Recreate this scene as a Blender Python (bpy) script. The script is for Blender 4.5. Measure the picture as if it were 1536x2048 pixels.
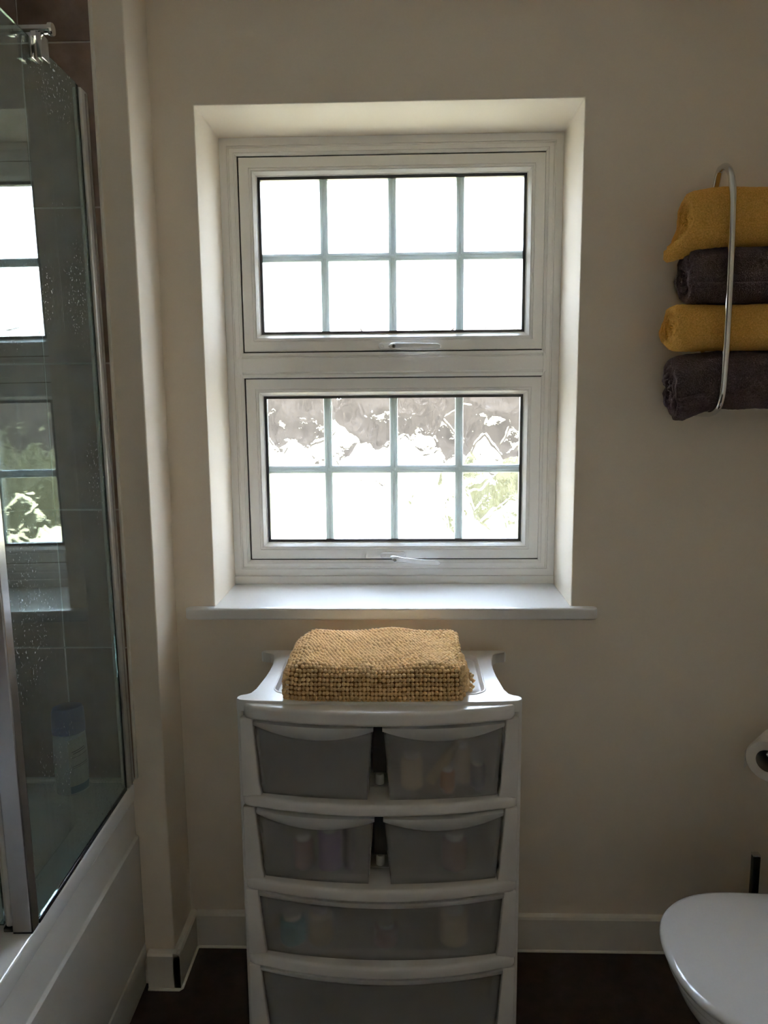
import bpy, bmesh, math, random
import numpy as np
from mathutils import Vector, Matrix, noise

random.seed(7)
S = bpy.context.scene
for o in list(bpy.data.objects):
    bpy.data.objects.remove(o)
COL = S.collection

# ------------------------------------------------------------------ camera
cd = bpy.data.cameras.new('camera')
cam = bpy.data.objects.new('camera', cd)
COL.objects.link(cam)
cd.sensor_fit = 'HORIZONTAL'
cd.sensor_width = 36.0
cd.lens = 36.0 * 1560.0 / 1536.0
cd.clip_start = 0.02
cd.clip_end = 500
# rows: world x, y, z expressed in (right, down, forward) camera axes
R = ((0.9994981, -0.0042058, -0.0313971),
     (0.0304015, -0.1511207, 0.9880477),
     (-0.0089002, -0.9885064, -0.1509170))
cam.matrix_world = Matrix(((R[0][0], -R[0][1], -R[0][2], 0.0),
                           (R[1][0], -R[1][1], -R[1][2], -1.94),
                           (R[2][0], -R[2][1], -R[2][2], 1.5),
                           (0, 0, 0, 1)))
S.camera = cam

# ------------------------------------------------------------------ world, sun, exposure
w = bpy.data.worlds.new('world')
S.world = w
w.use_nodes = True
# clear bright daylight: pale horizon, bluer and brighter towards the zenith
wn = w.node_tree.nodes; wl_ = w.node_tree.links
bg = wn['Background']
wtc = wn.new('ShaderNodeTexCoord'); wsx = wn.new('ShaderNodeSeparateXYZ')
wl_.new(wtc.outputs['Generated'], wsx.inputs[0])
wrp = wn.new('ShaderNodeValToRGB')
wrp.color_ramp.elements[0].position = 0.0
wrp.color_ramp.elements[0].color = (0.545, 0.585, 0.645, 1)
wrp.color_ramp.elements[1].position = 1.0
wrp.color_ramp.elements[1].color = (0.95, 1.22, 1.62, 1)
wl_.new(wsx.outputs['Z'], wrp.inputs['Fac'])
wl_.new(wrp.outputs['Color'], bg.inputs['Color'])
bg.inputs['Strength'].default_value = 1.0

sd = bpy.data.lights.new('sun', 'SUN')
sd.energy = 2.2
sd.angle = math.radians(0.6)
sd.color = (1.0, 0.90, 0.74)
sun = bpy.data.objects.new('sun', sd)
COL.objects.link(sun)
sun.rotation_euler = Vector((-0.85, -0.12, -0.95)).to_track_quat('-Z', 'Y').to_euler()

S.view_settings.view_transform = 'Standard'
S.view_settings.look = 'None'
S.view_settings.gamma = 1.0
S.view_settings.use_curve_mapping = False
S.view_settings.exposure = 5.33
try:
    S.cycles.max_bounces = 16
    S.cycles.diffuse_bounces = 12
    S.cycles.glossy_bounces = 6
    S.cycles.transmission_bounces = 14
    S.cycles.transparent_max_bounces = 12
    S.cycles.blur_glossy = 0.5
    S.cycles.use_denoising = True
    S.cycles.sample_clamp_indirect = 0
except Exception:
    pass

# ------------------------------------------------------------------ materials
def nodes_of(name):
    m = bpy.data.materials.new(name)
    m.use_nodes = True
    nt = m.node_tree
    return m, nt, nt.nodes, nt.links, nt.nodes['Principled BSDF']

def mat(name, col, rough=0.5, metal=0.0, spec=0.5, var=0.0, vscale=8.0, bump=0.0, bscale=200.0, coat=0.0, detail=4.0):
    m, nt, N, L, b = nodes_of(name)
    b.inputs['Base Color'].default_value = (*col, 1)
    b.inputs['Roughness'].default_value = rough
    b.inputs['Metallic'].default_value = metal
    b.inputs['Specular IOR Level'].default_value = spec
    b.inputs['Coat Weight'].default_value = coat
    tc = N.new('ShaderNodeTexCoord')
    if var > 0:
        n = N.new('ShaderNodeTexNoise'); n.inputs['Scale'].default_value = vscale
        n.inputs['Detail'].default_value = detail
        L.new(tc.outputs['Object'], n.inputs['Vector'])
        r = N.new('ShaderNodeValToRGB')
        r.color_ramp.elements[0].position = 0.3
        r.color_ramp.elements[1].position = 0.7
        r.color_ramp.elements[0].color = (*[max(0, c * (1 - var)) for c in col], 1)
        r.color_ramp.elements[1].color = (*[min(1, c * (1 + var)) for c in col], 1)
        L.new(n.outputs['Fac'], r.inputs['Fac'])
        L.new(r.outputs['Color'], b.inputs['Base Color'])
    if bump > 0:
        n2 = N.new('ShaderNodeTexNoise'); n2.inputs['Scale'].default_value = bscale
        n2.inputs['Detail'].default_value = 3
        L.new(tc.outputs['Object'], n2.inputs['Vector'])
        bp = N.new('ShaderNodeBump'); bp.inputs['Strength'].default_value = 1.0
        bp.inputs['Distance'].default_value = bump
        L.new(n2.outputs['Fac'], bp.inputs['Height'])
        L.new(bp.outputs['Normal'], b.inputs['Normal'])
    return m

M_wall = mat('warm_white_paint', (0.865, 0.785, 0.665), 0.7, bump=0.0002, bscale=300)
M_ceil = mat('ceiling_paint', (0.90, 0.87, 0.83), 0.8)
M_upvc = mat('white_upvc', (0.86, 0.855, 0.83), 0.28)
M_sill = mat('satin_white_sill', (0.80, 0.80, 0.79), 0.3)
M_skirt = mat('skirting_gloss', (0.78, 0.74, 0.66), 0.35, var=0.03, vscale=5)
M_seal = mat('white_sealant', (0.85, 0.82, 0.74), 0.4)
M_floor = mat('dark_brown_vinyl', (0.050, 0.031, 0.027), 0.45, var=0.25, vscale=30, bump=0.0002, bscale=500)
M_grout = mat('pale_grout', (0.62, 0.57, 0.52), 0.8)
M_tile = mat('brown_tile', (0.27, 0.19, 0.155), 0.42, var=0.22, vscale=26, bump=0.0004, bscale=60, detail=8)
M_black = mat('black_gasket', (0.012, 0.012, 0.014), 0.5)
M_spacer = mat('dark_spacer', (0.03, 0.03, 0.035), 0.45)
M_bar = mat('georgian_bar', (0.62, 0.70, 0.68), 0.35)
M_handle = mat('white_handle', (0.86, 0.86, 0.86), 0.22)
M_chrome = mat('chrome', (0.78, 0.78, 0.77), 0.09, metal=1.0)
M_alu = mat('satin_aluminium', (0.55, 0.55, 0.57), 0.24, metal=1.0)
M_alu_white = mat('pale_aluminium', (0.66, 0.65, 0.62), 0.38, metal=0.6)
M_acrylic = mat('white_acrylic', (0.82, 0.82, 0.80), 0.12)
M_panel = mat('bath_panel_white', (0.76, 0.75, 0.71), 0.35)
M_plastic = mat('white_plastic', (0.78, 0.76, 0.73), 0.33, spec=0.45)
M_ceramic = mat('white_toilet', (0.82, 0.83, 0.84), 0.14)
M_mat = mat('mustard_chenille', (0.94, 0.64, 0.33), 0.85, var=0.12, vscale=60, bump=0.0004, bscale=1500)
M_matbase = mat('mustard_backing', (0.40, 0.20, 0.07), 0.95)
M_paper = mat('toilet_paper', (0.80, 0.76, 0.71), 0.9, bump=0.0002, bscale=600)
M_card = mat('card_core', (0.12, 0.10, 0.08), 0.9)
M_dark = mat('dark_metal', (0.10, 0.10, 0.10), 0.25, metal=0.9)
M_blue = mat('blue_cap', (0.03, 0.07, 0.30), 0.35)
M_botw = mat('white_bottle', (0.62, 0.64, 0.66), 0.35)
M_label = mat('cream_label', (0.66, 0.64, 0.52), 0.5)
M_teal = mat('teal_band', (0.10, 0.24, 0.34), 0.5)
M_ink = mat('grey_print', (0.10, 0.10, 0.10), 0.6)
M_orange = mat('orange_plastic', (0.60, 0.24, 0.08), 0.4)
M_purple = mat('purple_plastic', (0.30, 0.18, 0.50), 0.4)
M_tealb = mat('teal_plastic', (0.10, 0.45, 0.50), 0.4)
M_cream = mat('cream_plastic', (0.80, 0.68, 0.48), 0.5)
M_darkb = mat('navy_plastic', (0.06, 0.07, 0.16), 0.4)
M_pink = mat('dusty_pink_plastic', (0.42, 0.28, 0.26), 0.5)
M_lawn = mat('sunlit_lawn', (0.21, 0.185, 0.10), 0.9, var=0.3, vscale=1.2)
M_brick = mat('fence_wood', (0.029, 0.0225, 0.017), 0.9, spec=0.1, var=0.6, vscale=1.1)
M_hedge = mat('hedge_leaf', (0.050, 0.046, 0.024), 0.8, spec=0.1, var=0.5, vscale=5)

def terry(name, col, tip):
    m, nt, N, L, b = nodes_of(name)
    b.inputs['Roughness'].default_value = 1.0
    b.inputs['Specular IOR Level'].default_value = 0.05
    b.inputs['Sheen Weight'].default_value = 0.25
    b.inputs['Sheen Tint'].default_value = (*tip, 1)
    tc = N.new('ShaderNodeTexCoord')
    n = N.new('ShaderNodeTexNoise'); n.inputs['Scale'].default_value = 330; n.inputs['Detail'].default_value = 3
    v = N.new('ShaderNodeTexVoronoi'); v.inputs['Scale'].default_value = 420
    L.new(tc.outputs['Object'], n.inputs['Vector']); L.new(tc.outputs['Object'], v.inputs['Vector'])
    r = N.new('ShaderNodeValToRGB')
    r.color_ramp.elements[0].position = 0.3; r.color_ramp.elements[1].position = 0.75
    r.color_ramp.elements[0].color = (*[c * 0.75 for c in col], 1)
    r.color_ramp.elements[1].color = (*tip, 1)
    L.new(n.outputs['Fac'], r.inputs['Fac']); L.new(r.outputs['Color'], b.inputs['Base Color'])
    mx = N.new('ShaderNodeMath'); mx.operation = 'SUBTRACT'
    L.new(n.outputs['Fac'], mx.inputs[0]); L.new(v.outputs['Distance'], mx.inputs[1])
    bp = N.new('ShaderNodeBump'); bp.inputs['Strength'].default_value = 1.0; bp.inputs['Distance'].default_value = 0.0015
    L.new(mx.outputs[0], bp.inputs['Height']); L.new(bp.outputs['Normal'], b.inputs['Normal'])
    return m

M_ty = terry('mustard_terry', (0.92, 0.47, 0.095), (0.98, 0.58, 0.16))
M_tg = terry('charcoal_terry', (0.10, 0.070, 0.075), (0.17, 0.130, 0.135))

def glass(name, col, bumped=False, rough=0.0, ior=1.5):
    m = bpy.data.materials.new(name); m.use_nodes = True
    nt = m.node_tree; N = nt.nodes; L = nt.links
    N.clear()
    out = N.new('ShaderNodeOutputMaterial')
    g = N.new('ShaderNodeBsdfGlass'); g.inputs['Color'].default_value = (*col, 1)
    g.inputs['Roughness'].default_value = rough; g.inputs['IOR'].default_value = ior
    L.new(g.outputs[0], out.inputs['Surface'])
    if bumped:
        tc = N.new('ShaderNodeTexCoord')
        mp = N.new('ShaderNodeMapping'); mp.inputs['Scale'].default_value = (1, 0.0, 0.72)
        L.new(tc.outputs['Object'], mp.inputs['Vector'])
        ns = N.new('ShaderNodeTexNoise'); ns.inputs['Scale'].default_value = 14; ns.inputs['Detail'].default_value = 2
        L.new(mp.outputs[0], ns.inputs['Vector'])
        ad = N.new('ShaderNodeVectorMath'); ad.operation = 'MULTIPLY_ADD'
        ad.inputs[1].default_value = (0.05, 0.0, 0.05)
        L.new(ns.outputs['Color'], ad.inputs[0]); L.new(mp.outputs[0], ad.inputs[2])
        v = N.new('ShaderNodeTexVoronoi'); v.feature = 'SMOOTH_F1'
        v.inputs['Scale'].default_value = 17; v.inputs['Smoothness'].default_value = 0.12
        L.new(ad.outputs[0], v.inputs['Vector'])
        n2 = N.new('ShaderNodeTexNoise'); n2.inputs['Scale'].default_value = 60; n2.inputs['Detail'].default_value = 3
        L.new(mp.outputs[0], n2.inputs['Vector'])
        pw = N.new('ShaderNodeMath'); pw.operation = 'POWER'; pw.inputs[1].default_value = 2.4
        L.new(v.outputs['Distance'], pw.inputs[0])
        ma = N.new('ShaderNodeMath'); ma.operation = 'MULTIPLY_ADD'; ma.inputs[1].default_value = 0.10
        L.new(n2.outputs['Fac'], ma.inputs[0]); L.new(pw.outputs[0], ma.inputs[2])
        bp = N.new('ShaderNodeBump'); bp.inputs['Strength'].default_value = 1.0; bp.inputs['Distance'].default_value = 0.0060
        v2 = N.new('ShaderNodeTexVoronoi'); v2.feature = 'DISTANCE_TO_EDGE'; v2.inputs['Scale'].default_value = 17
        L.new(ad.outputs[0], v2.inputs['Vector'])
        mr = N.new('ShaderNodeMapRange'); mr.interpolation_type = 'SMOOTHSTEP'
        mr.inputs['From Max'].default_value = 0.09; mr.inputs['To Max'].default_value = 0.09
        L.new(v2.outputs['Distance'], mr.inputs['Value'])
        a2 = N.new('ShaderNodeMath'); a2.operation = 'ADD'
        L.new(ma.outputs[0], a2.inputs[0]); L.new(mr.outputs[0], a2.inputs[1])
        L.new(a2.outputs[0], bp.inputs['Height']); L.new(bp.outputs['Normal'], g.inputs['Normal'])
    return m

M_clear = glass('clear_pane', (0.99, 0.988, 0.985))
M_obscure = glass('obscure_pane', (0.99, 0.988, 0.985), bumped=True)

def shower_glass():
    m = bpy.data.materials.new('water_marked_glass'); m.use_nodes = True
    nt = m.node_tree; N = nt.nodes; L = nt.links
    N.clear()
    out = N.new('ShaderNodeOutputMaterial')
    g = N.new('ShaderNodeBsdfGlass'); g.inputs['Color'].default_value = (0.84, 0.92, 0.90, 1)
    g.inputs['Roughness'].default_value = 0.0; g.inputs['IOR'].default_value = 1.52
    d = N.new('ShaderNodeBsdfDiffuse'); d.inputs['Color'].default_value = (0.75, 0.80, 0.82, 1)
    tc = N.new('ShaderNodeTexCoord')
    v = N.new('ShaderNodeTexNoise'); v.inputs['Scale'].default_value = 190; v.inputs['Detail'].default_value = 1.5
    L.new(tc.outputs['Object'], v.inputs['Vector'])
    r = N.new('ShaderNodeValToRGB'); r.color_ramp.elements[0].position = 0.64; r.color_ramp.elements[1].position = 0.74
    r.color_ramp.elements[0].color = (0, 0, 0, 1); r.color_ramp.elements[1].color = (0.42, 0.42, 0.42, 1)
    L.new(v.outputs['Fac'], r.inputs['Fac'])
    # runs of dried water: noise stretched along z
    mp = N.new('ShaderNodeMapping'); mp.inputs['Scale'].default_value = (60, 60, 1.6)
    L.new(tc.outputs['Object'], mp.inputs['Vector'])
    n2 = N.new('ShaderNodeTexNoise'); n2.inputs['Scale'].default_value = 1.0; n2.inputs['Detail'].default_value = 2
    L.new(mp.outputs[0], n2.inputs['Vector'])
    r2 = N.new('ShaderNodeValToRGB'); r2.color_ramp.elements[0].position = 0.55; r2.color_ramp.elements[1].position = 0.75
    r2.color_ramp.elements[0].color = (0.035, 0.035, 0.035, 1); r2.color_ramp.elements[1].color = (0.09, 0.09, 0.09, 1)
    L.new(n2.outputs['Fac'], r2.inputs['Fac'])
    # patches where the spots cluster
    n3 = N.new('ShaderNodeTexNoise'); n3.inputs['Scale'].default_value = 3.0; n3.inputs['Detail'].default_value = 2
    L.new(tc.outputs['Object'], n3.inputs['Vector'])
    r3 = N.new('ShaderNodeValToRGB'); r3.color_ramp.elements[0].position = 0.42; r3.color_ramp.elements[1].position = 0.62
    L.new(n3.outputs['Fac'], r3.inputs['Fac'])
    mu = N.new('ShaderNodeMath'); mu.operation = 'MULTIPLY'
    L.new(r.outputs['Color'], mu.inputs[0]); L.new(r3.outputs['Color'], mu.inputs[1])
    ad = N.new('ShaderNodeMath'); ad.operation = 'ADD'
    L.new(mu.outputs[0], ad.inputs[0]); L.new(r2.outputs['Color'], ad.inputs[1])
    mix = N.new('ShaderNodeMixShader')
    L.new(ad.outputs[0], mix.inputs[0]); L.new(g.outputs[0], mix.inputs[1]); L.new(d.outputs[0], mix.inputs[2])
    L.new(mix.outputs[0], out.inputs['Surface'])
    return m
M_shower = shower_glass()

def frosted():
    m, nt, N, L, b = nodes_of('frosted_polypropylene')
    b.inputs['Base Color'].default_value = (0.92, 0.91, 0.89, 1)
    b.inputs['Roughness'].default_value = 0.265
    b.inputs['Transmission Weight'].default_value = 0.79
    b.inputs['IOR'].default_value = 1.25
    tc = N.new('ShaderNodeTexCoord')
    n = N.new('ShaderNodeTexNoise'); n.inputs['Scale'].default_value = 900
    L.new(tc.outputs['Object'], n.inputs['Vector'])
    bp = N.new('ShaderNodeBump'); bp.inputs['Strength'].default_value = 0.6; bp.inputs['Distance'].default_value = 0.0004
    L.new(n.outputs['Fac'], bp.inputs['Height']); L.new(bp.outputs['Normal'], b.inputs['Normal'])
    return m
M_frost = frosted()
M_lip = mat('frosted_lip', (0.66, 0.66, 0.64), 0.4)

# ------------------------------------------------------------------ helpers
def link(name, me, parent=None, m=None, smooth=False):
    o = bpy.data.objects.new(name, me)
    COL.objects.link(o)
    if parent is not None:
        o.parent = parent
    if m is not None:
        if isinstance(m, (list, tuple)):
            for k in m: me.materials.append(k)
        else:
            me.materials.append(m)
    if smooth:
        for p in me.polygons: p.use_smooth = True
    return o

def mesh(name, vs, fs, m=None, parent=None, smooth=False):
    me = bpy.data.meshes.new(name)
    me.from_pydata([tuple(v) for v in vs], [], fs)
    me.validate(); 
    bm = bmesh.new(); bm.from_mesh(me)
    bmesh.ops.recalc_face_normals(bm, faces=bm.faces)
    bm.to_mesh(me); bm.free()
    me.update()
    return link(name, me, parent, m, smooth)

def tag(o, label=None, cat=None, group=None, kind=None):
    if label: o['label'] = label
    if cat: o['category'] = cat
    if group: o['group'] = group
    if kind: o['kind'] = kind
    return o

def empty(name, loc=(0, 0, 0), rz=0.0, label=None, cat=None, group=None, kind=None):
    o = bpy.data.objects.new(name, None)
    o.empty_display_size = 0.05
    COL.objects.link(o)
    o.location = loc; o.rotation_euler = (0, 0, rz)
    return tag(o, label, cat, group, kind)

def bev(o, wd, seg=2, ang=0.6):
    b = o.modifiers.new('bevel', 'BEVEL'); b.width = wd; b.segments = seg
    b.limit_method = 'ANGLE'; b.angle_limit = ang
    for p in o.data.polygons: p.use_smooth = True
    return o

BOXF = [(0, 1, 3, 2), (4, 6, 7, 5), (0, 4, 5, 1), (2, 3, 7, 6), (0, 2, 6, 4), (1, 5, 7, 3)]
def boxv(x0, x1, y0, y1, z0, z1):
    return [(x, y, z) for x in (x0, x1) for y in (y0, y1) for z in (z0, z1)]
def box(name, x0, x1, y0, y1, z0, z1, m, parent=None, b=0.0, seg=2):
    o = mesh(name, boxv(x0, x1, y0, y1, z0, z1), BOXF, m, parent)
    if b: bev(o, b, seg)
    return o
def boxes(name, lst, m, parent=None, b=0.0):
    vs = []; fs = []
    for q in lst:
        k = len(vs); vs += boxv(*q); fs += [tuple(i + k for i in f) for f in BOXF]
    o = mesh(name, vs, fs, m, parent)
    if b: bev(o, b)
    return o

def prism(name, outline, a0, a1, axis, m, parent=None, b=0.0, seg=2):
    """outline in the two other axes, extruded a0..a1 along axis ('x','y','z')"""
    n = len(outline); vs = []
    for a in (a0, a1):
        for p, q in outline:
            vs.append({'x': (a, p, q), 'y': (p, a, q), 'z': (p, q, a)}[axis])
    fs = [tuple(range(n)), tuple(range(2 * n - 1, n - 1, -1))]
    fs += [(i, (i + 1) % n, n + (i + 1) % n, n + i) for i in range(n)]
    o = mesh(name, vs, fs, m, parent)
    if b: bev(o, b, seg)
    return o

def framep(name, x0, x1, z0, z1, prof, m, parent=None, smooth=False):
    """mitred rectangular frame in the x-z plane; prof = closed list of (inset, y)"""
    vs = []; n = len(prof)
    for i, y in prof:
        vs += [(x0 + i, y, z0 + i), (x1 - i, y, z0 + i), (x1 - i, y, z1 - i), (x0 + i, y, z1 - i)]
    fs = []
    for k in range(n):
        l = (k + 1) % n
        for c in range(4):
            d = (c + 1) % 4
            fs.append((4 * k + c, 4 * k + d, 4 * l + d, 4 * l + c))
    return mesh(name, vs, fs, m, parent, smooth)

def lathe(name, prof, m, parent=None, loc=(0, 0, 0), n=28, sx=1.0, sy=1.0, axis='z', closed=False):
    vs = []; fs = []
    for r, h in prof:
        for k in range(n):
            a = 2 * math.pi * k / n
            p = (r * sx * math.cos(a), r * sy * math.sin(a), h)
            if axis == 'x': p = (p[2], p[0], p[1])
            if axis == 'y': p = (p[0], p[2], p[1])
            vs.append((p[0] + loc[0], p[1] + loc[1], p[2] + loc[2]))
    N = len(prof)
    for i in range(N if closed else N - 1):
        j = (i + 1) % N
        for k in range(n):
            l = (k + 1) % n
            fs.append((i * n + k, i * n + l, j * n + l, j * n + k))
    if not closed:
        fs.append(tuple(range(n))); fs.append(tuple(range((N - 1) * n, N * n)))
    o = mesh(name, vs, fs, m, parent, True)
    e = o.modifiers.new('es', 'EDGE_SPLIT'); e.split_angle = 0.7
    return o

def tube(name, pts, r, m, parent=None, n=14, caps=True):
    pts = [Vector(p) for p in pts]
    vs = []; fs = []
    up = Vector((0, 0, 1)); t0 = (pts[1] - pts[0]).normalized()
    if abs(t0.dot(up)) > 0.9: up = Vector((1, 0, 0))
    nrm = (up - t0 * up.dot(t0)).normalized()
    for i, p in enumerate(pts):
        if i == 0: t = (pts[1] - p)
        elif i == len(pts) - 1: t = (p - pts[i - 1])
        else: t = (pts[i + 1] - pts[i - 1])
        t.normalize()
        nrm = (nrm - t * nrm.dot(t)).normalized()
        bn = t.cross(nrm)
        rr = r[i] if isinstance(r, (list, tuple)) else r
        for k in range(n):
            a = 2 * math.pi * k / n
            vs.append(p + (nrm * math.cos(a) + bn * math.sin(a)) * rr)
    for i in range(len(pts) - 1):
        for k in range(n):
            l = (k + 1) % n
            fs.append((i * n + k, i * n + l, (i + 1) * n + l, (i + 1) * n + k))
    if caps:
        fs.append(tuple(range(n))); fs.append(tuple(range((len(pts) - 1) * n, len(pts) * n)))
    o = mesh(name, vs, fs, m, parent, True)
    e = o.modifiers.new('es', 'EDGE_SPLIT'); e.split_angle = 0.9
    return o

def smoothpath(ctrl, n=10):
    """Catmull-Rom through control points"""
    P = [Vector(c) for c in ctrl]; P = [P[0] * 2 - P[1]] + P + [P[-1] * 2 - P[-2]]
    out = []
    for i in range(1, len(P) - 2):
        for k in range(n):
            t = k / n
            a, b, c, d = P[i - 1], P[i], P[i + 1], P[i + 2]
            out.append(0.5 * ((2 * b) + (c - a) * t + (2 * a - 5 * b + 4 * c - d) * t * t + (-a + 3 * b - 3 * c + d) * t ** 3))
    out.append(P[-2]); return out

def rrect(x0, x1, y0, y1, r, n=6):
    out = []
    for cx, cy, a0 in ((x1 - r, y1 - r, 0), (x0 + r, y1 - r, 90), (x0 + r, y0 + r, 180), (x1 - r, y0 + r, 270)):
        for k in range(n + 1):
            a = math.radians(a0 + 90 * k / n)
            out.append((cx + r * math.cos(a), cy + r * math.sin(a)))
    return out

# ------------------------------------------------------------------ the setting: room shell
XL, XR, YB, ZC = -1.42, 1.16, -2.45, 2.45
BX, BY = -0.602, -0.157          # the boxed return: its right face and its front face
WX0, WX1, WZ0, WZ1, WD = -0.500, 0.412, 0.958, 2.171, 0.245
T = 0.33
def struct(o): o['kind'] = 'structure'; return o

# window wall with the deep opening
xs = [BX - 0.01, WX0, WX1, XR + 0.12]; zs = [0, WZ0, WZ1, ZC]
vs = []; fs = []
def wallgrid(y):
    k = len(vs)
    for z in zs:
        for x in xs: vs.append((x, y, z))
    return k
a = wallgrid(0.0); b = wallgrid(T)
for j in range(3):
    for i in range(3):
        if i == 1 and j == 1: continue
        for k in (a, b):
            fs.append((k + j * 4 + i, k + j * 4 + i + 1, k + (j + 1) * 4 + i + 1, k + (j + 1) * 4 + i))
for p, q in ((5, 6), (6, 10), (10, 9), (9, 5)):
    fs.append((a + p, a + q, b + q, b + p))
for p, q in ((0, 1), (1, 2), (2, 3), (3, 7), (7, 11), (11, 15), (15, 14), (14, 13), (13, 12), (12, 8), (8, 4), (4, 0)):
    fs.append((a + p, a + q, b + q, b + p))
wall_back = mesh('wall_back', vs, fs, M_wall)
bev(wall_back, 0.004, 3)
struct(wall_back)

# plain closing stretch of wall behind the bath end, and the boxed return in front of it
wall_left_return = struct(box('wall_left_return', XL - 0.12, BX, BY, T, 0, ZC, M_wall, b=0.004, seg=3))
struct(box('wall_left', XL - 0.12, XL, YB, BY - 0.002, 0, ZC, M_wall))
struct(box('wall_right', XR, XR + 0.12, YB, -0.001, 0, ZC, M_wall))
struct(box('wall_front', XL - 0.12, XR + 0.12, YB - 0.12, YB, 0, ZC, M_wall))
struct(box('floor', XL - 0.12, XR + 0.12, YB - 0.12, T, -0.12, 0, M_floor))
struct(box('ceiling', XL - 0.12, XR + 0.12, YB - 0.12, T, ZC, ZC + 0.12, M_ceil))

# wall tiles at the end of the bath and along its long side, joints recessed over a grout bed
TX1, TY = -0.674, BY - 0.0085
grout = box('grout_bed', XL + 0.001, TX1, BY - 0.0055, BY - 0.0002, 0.5665, ZC, M_grout, wall_left_return)
zj = [0.5665, 0.5695, 0.903, 1.237, 1.572, 1.909, 2.246, ZC]
xj = [TX1, -0.8285, -1.128, XL + 0.002]
for j in range(1, len(zj) - 1):
    for i in range(len(xj) - 1):
        box('tile', xj[i + 1] + 0.0015, xj[i] - (0.0015 if i else 0), TY, BY - 0.005, zj[j] + 0.002, zj[j + 1] - 0.002, M_tile, wall_left_return, b=0.0008, seg=1)
box('tile_trim', TX1, TX1 + 0.006, TY - 0.0008, BY, 0.569, ZC, M_seal, wall_left_return, b=0.001)
wl = bpy.data.objects['wall_left']
box('grout_bed', XL, XL + 0.0055, -2.1, BY - 0.01, 0.3, ZC, M_grout, wl)
yy = BY - 0.012
while yy > -2.0:
    for j in range(1, len(zj) - 1):
        box('tile', XL + 0.005, XL + 0.0085, yy - 0.297, yy, zj[j] + 0.002, zj[j + 1] - 0.002, M_tile, wl)
    yy -= 0.3

# skirting boards
def skirt(name, outline_xy, hgt=0.101):
    pass
SK = 0.018
sk_prof = [(0, 0), (SK, 0), (SK, 0.093), (SK - 0.004, 0.0985), (SK - 0.010, 0.101), (0, 0.101)]
# along y = 0 (profile depth towards -y)
struct(prism('baseboard_back', [(-d, z) for d, z in sk_prof], BX + SK, XR, 'x', M_skirt))
struct(prism('baseboard_return', [(BX + d, z) for d, z in sk_prof], BY - SK, 0.0, 'y', M_skirt))
struct(prism('baseboard_left', [(BY - d, z) for d, z in sk_prof], -0.668, BX + SK - 0.0005, 'x', M_skirt))
def bead(name, pts, r=0.0045):
    return struct(tube(name, pts, r, M_seal, n=8))
bead('trim_1', [(-0.668, BY - SK - 0.001, 0.001), (BX + SK - 0.004, BY - SK - 0.001, 0.001), (BX + SK + 0.001, BY - SK + 0.004, 0.001), (BX + SK + 0.001, -SK - 0.006, 0.001), (BX + SK + 0.006, -SK - 0.001, 0.001), (XR, -SK - 0.001, 0.001)])

# window board
sill_out = [(WX0, WD + 0.01), (WX0, 0.0), (-0.552, 0.0), (-0.566, -0.004), (-0.572, -0.014), (-0.570, -0.024), (-0.560, -0.030),
            (0.462, -0.030), (0.472, -0.024), (0.476, -0.014), (0.470, -0.004), (0.456, 0.0), (WX1, 0.0), (WX1, WD + 0.01)]
sill = struct(prism('trim_2', sill_out, 0.931, 0.961, 'z', M_sill, b=0.009, seg=4))
# ------------------------------------------------------------------ window
win = empty('window_1', (0, 0, 0), kind='structure')
FX0, FX1, FZ0, FZ1 = -0.499, 0.411, 0.984, 2.170
Y0 = 0.236
framep('outer_frame', FX0, FX1, FZ0, FZ1,
       [(0, Y0 + 0.001), (0.019, Y0 + 0.001), (0.0195, Y0 + 0.0035), (0.0225, Y0 + 0.0035), (0.023, Y0 + 0.001), (0.027, Y0 - 0.002),
        (0.037, Y0 - 0.002), (0.0375, Y0), (0.0395, Y0), (0.040, Y0 - 0.002), (0.0455, Y0 + 0.0015), (0.0455, 0.300), (0, 0.300)], M_upvc, win)
box('packer_strip', FX0, FX1, 0.231, 0.295, 0.9605, 0.9835, M_upvc, win, b=0.002)
# transom: profiled bar with notched, welded ends
TZ0, TZ1 = 1.543, 1.6115
tp = [(Y0 + 0.002, TZ0), (Y0 - 0.002, TZ0 + 0.001), (Y0 - 0.004, TZ0 + 0.006), (Y0 - 0.004, TZ0 + 0.010), (Y0 - 0.002, TZ0 + 0.0105), (Y0 - 0.002, TZ0 + 0.0125),
      (Y0 - 0.006, TZ0 + 0.016), (Y0 - 0.006, TZ1 - 0.016), (Y0 - 0.002, TZ1 - 0.0125), (Y0 - 0.002, TZ1 - 0.0105), (Y0 - 0.004, TZ1 - 0.010),
      (Y0 - 0.004, TZ1 - 0.006), (Y0 - 0.002, TZ1 - 0.001), (Y0 + 0.002, TZ1), (0.298, TZ1), (0.298, TZ0)]
prism('transom', tp, -0.4555, 0.3675, 'x', M_upvc, win)
for sx, x in ((-1, -0.4555), (1, 0.3675)):
    o = prism('transom_end', [(x, TZ0 + 0.004), (x + sx * 0.008, TZ0 + 0.013), (x + sx * 0.010, TZ0 + 0.015), (x + sx * 0.010, TZ1 - 0.015), (x + sx * 0.008, TZ1 - 0.013), (x, TZ1 - 0.004)], Y0 - 0.0055, 0.25, 'y', M_upvc, win, b=0.001)

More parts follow.
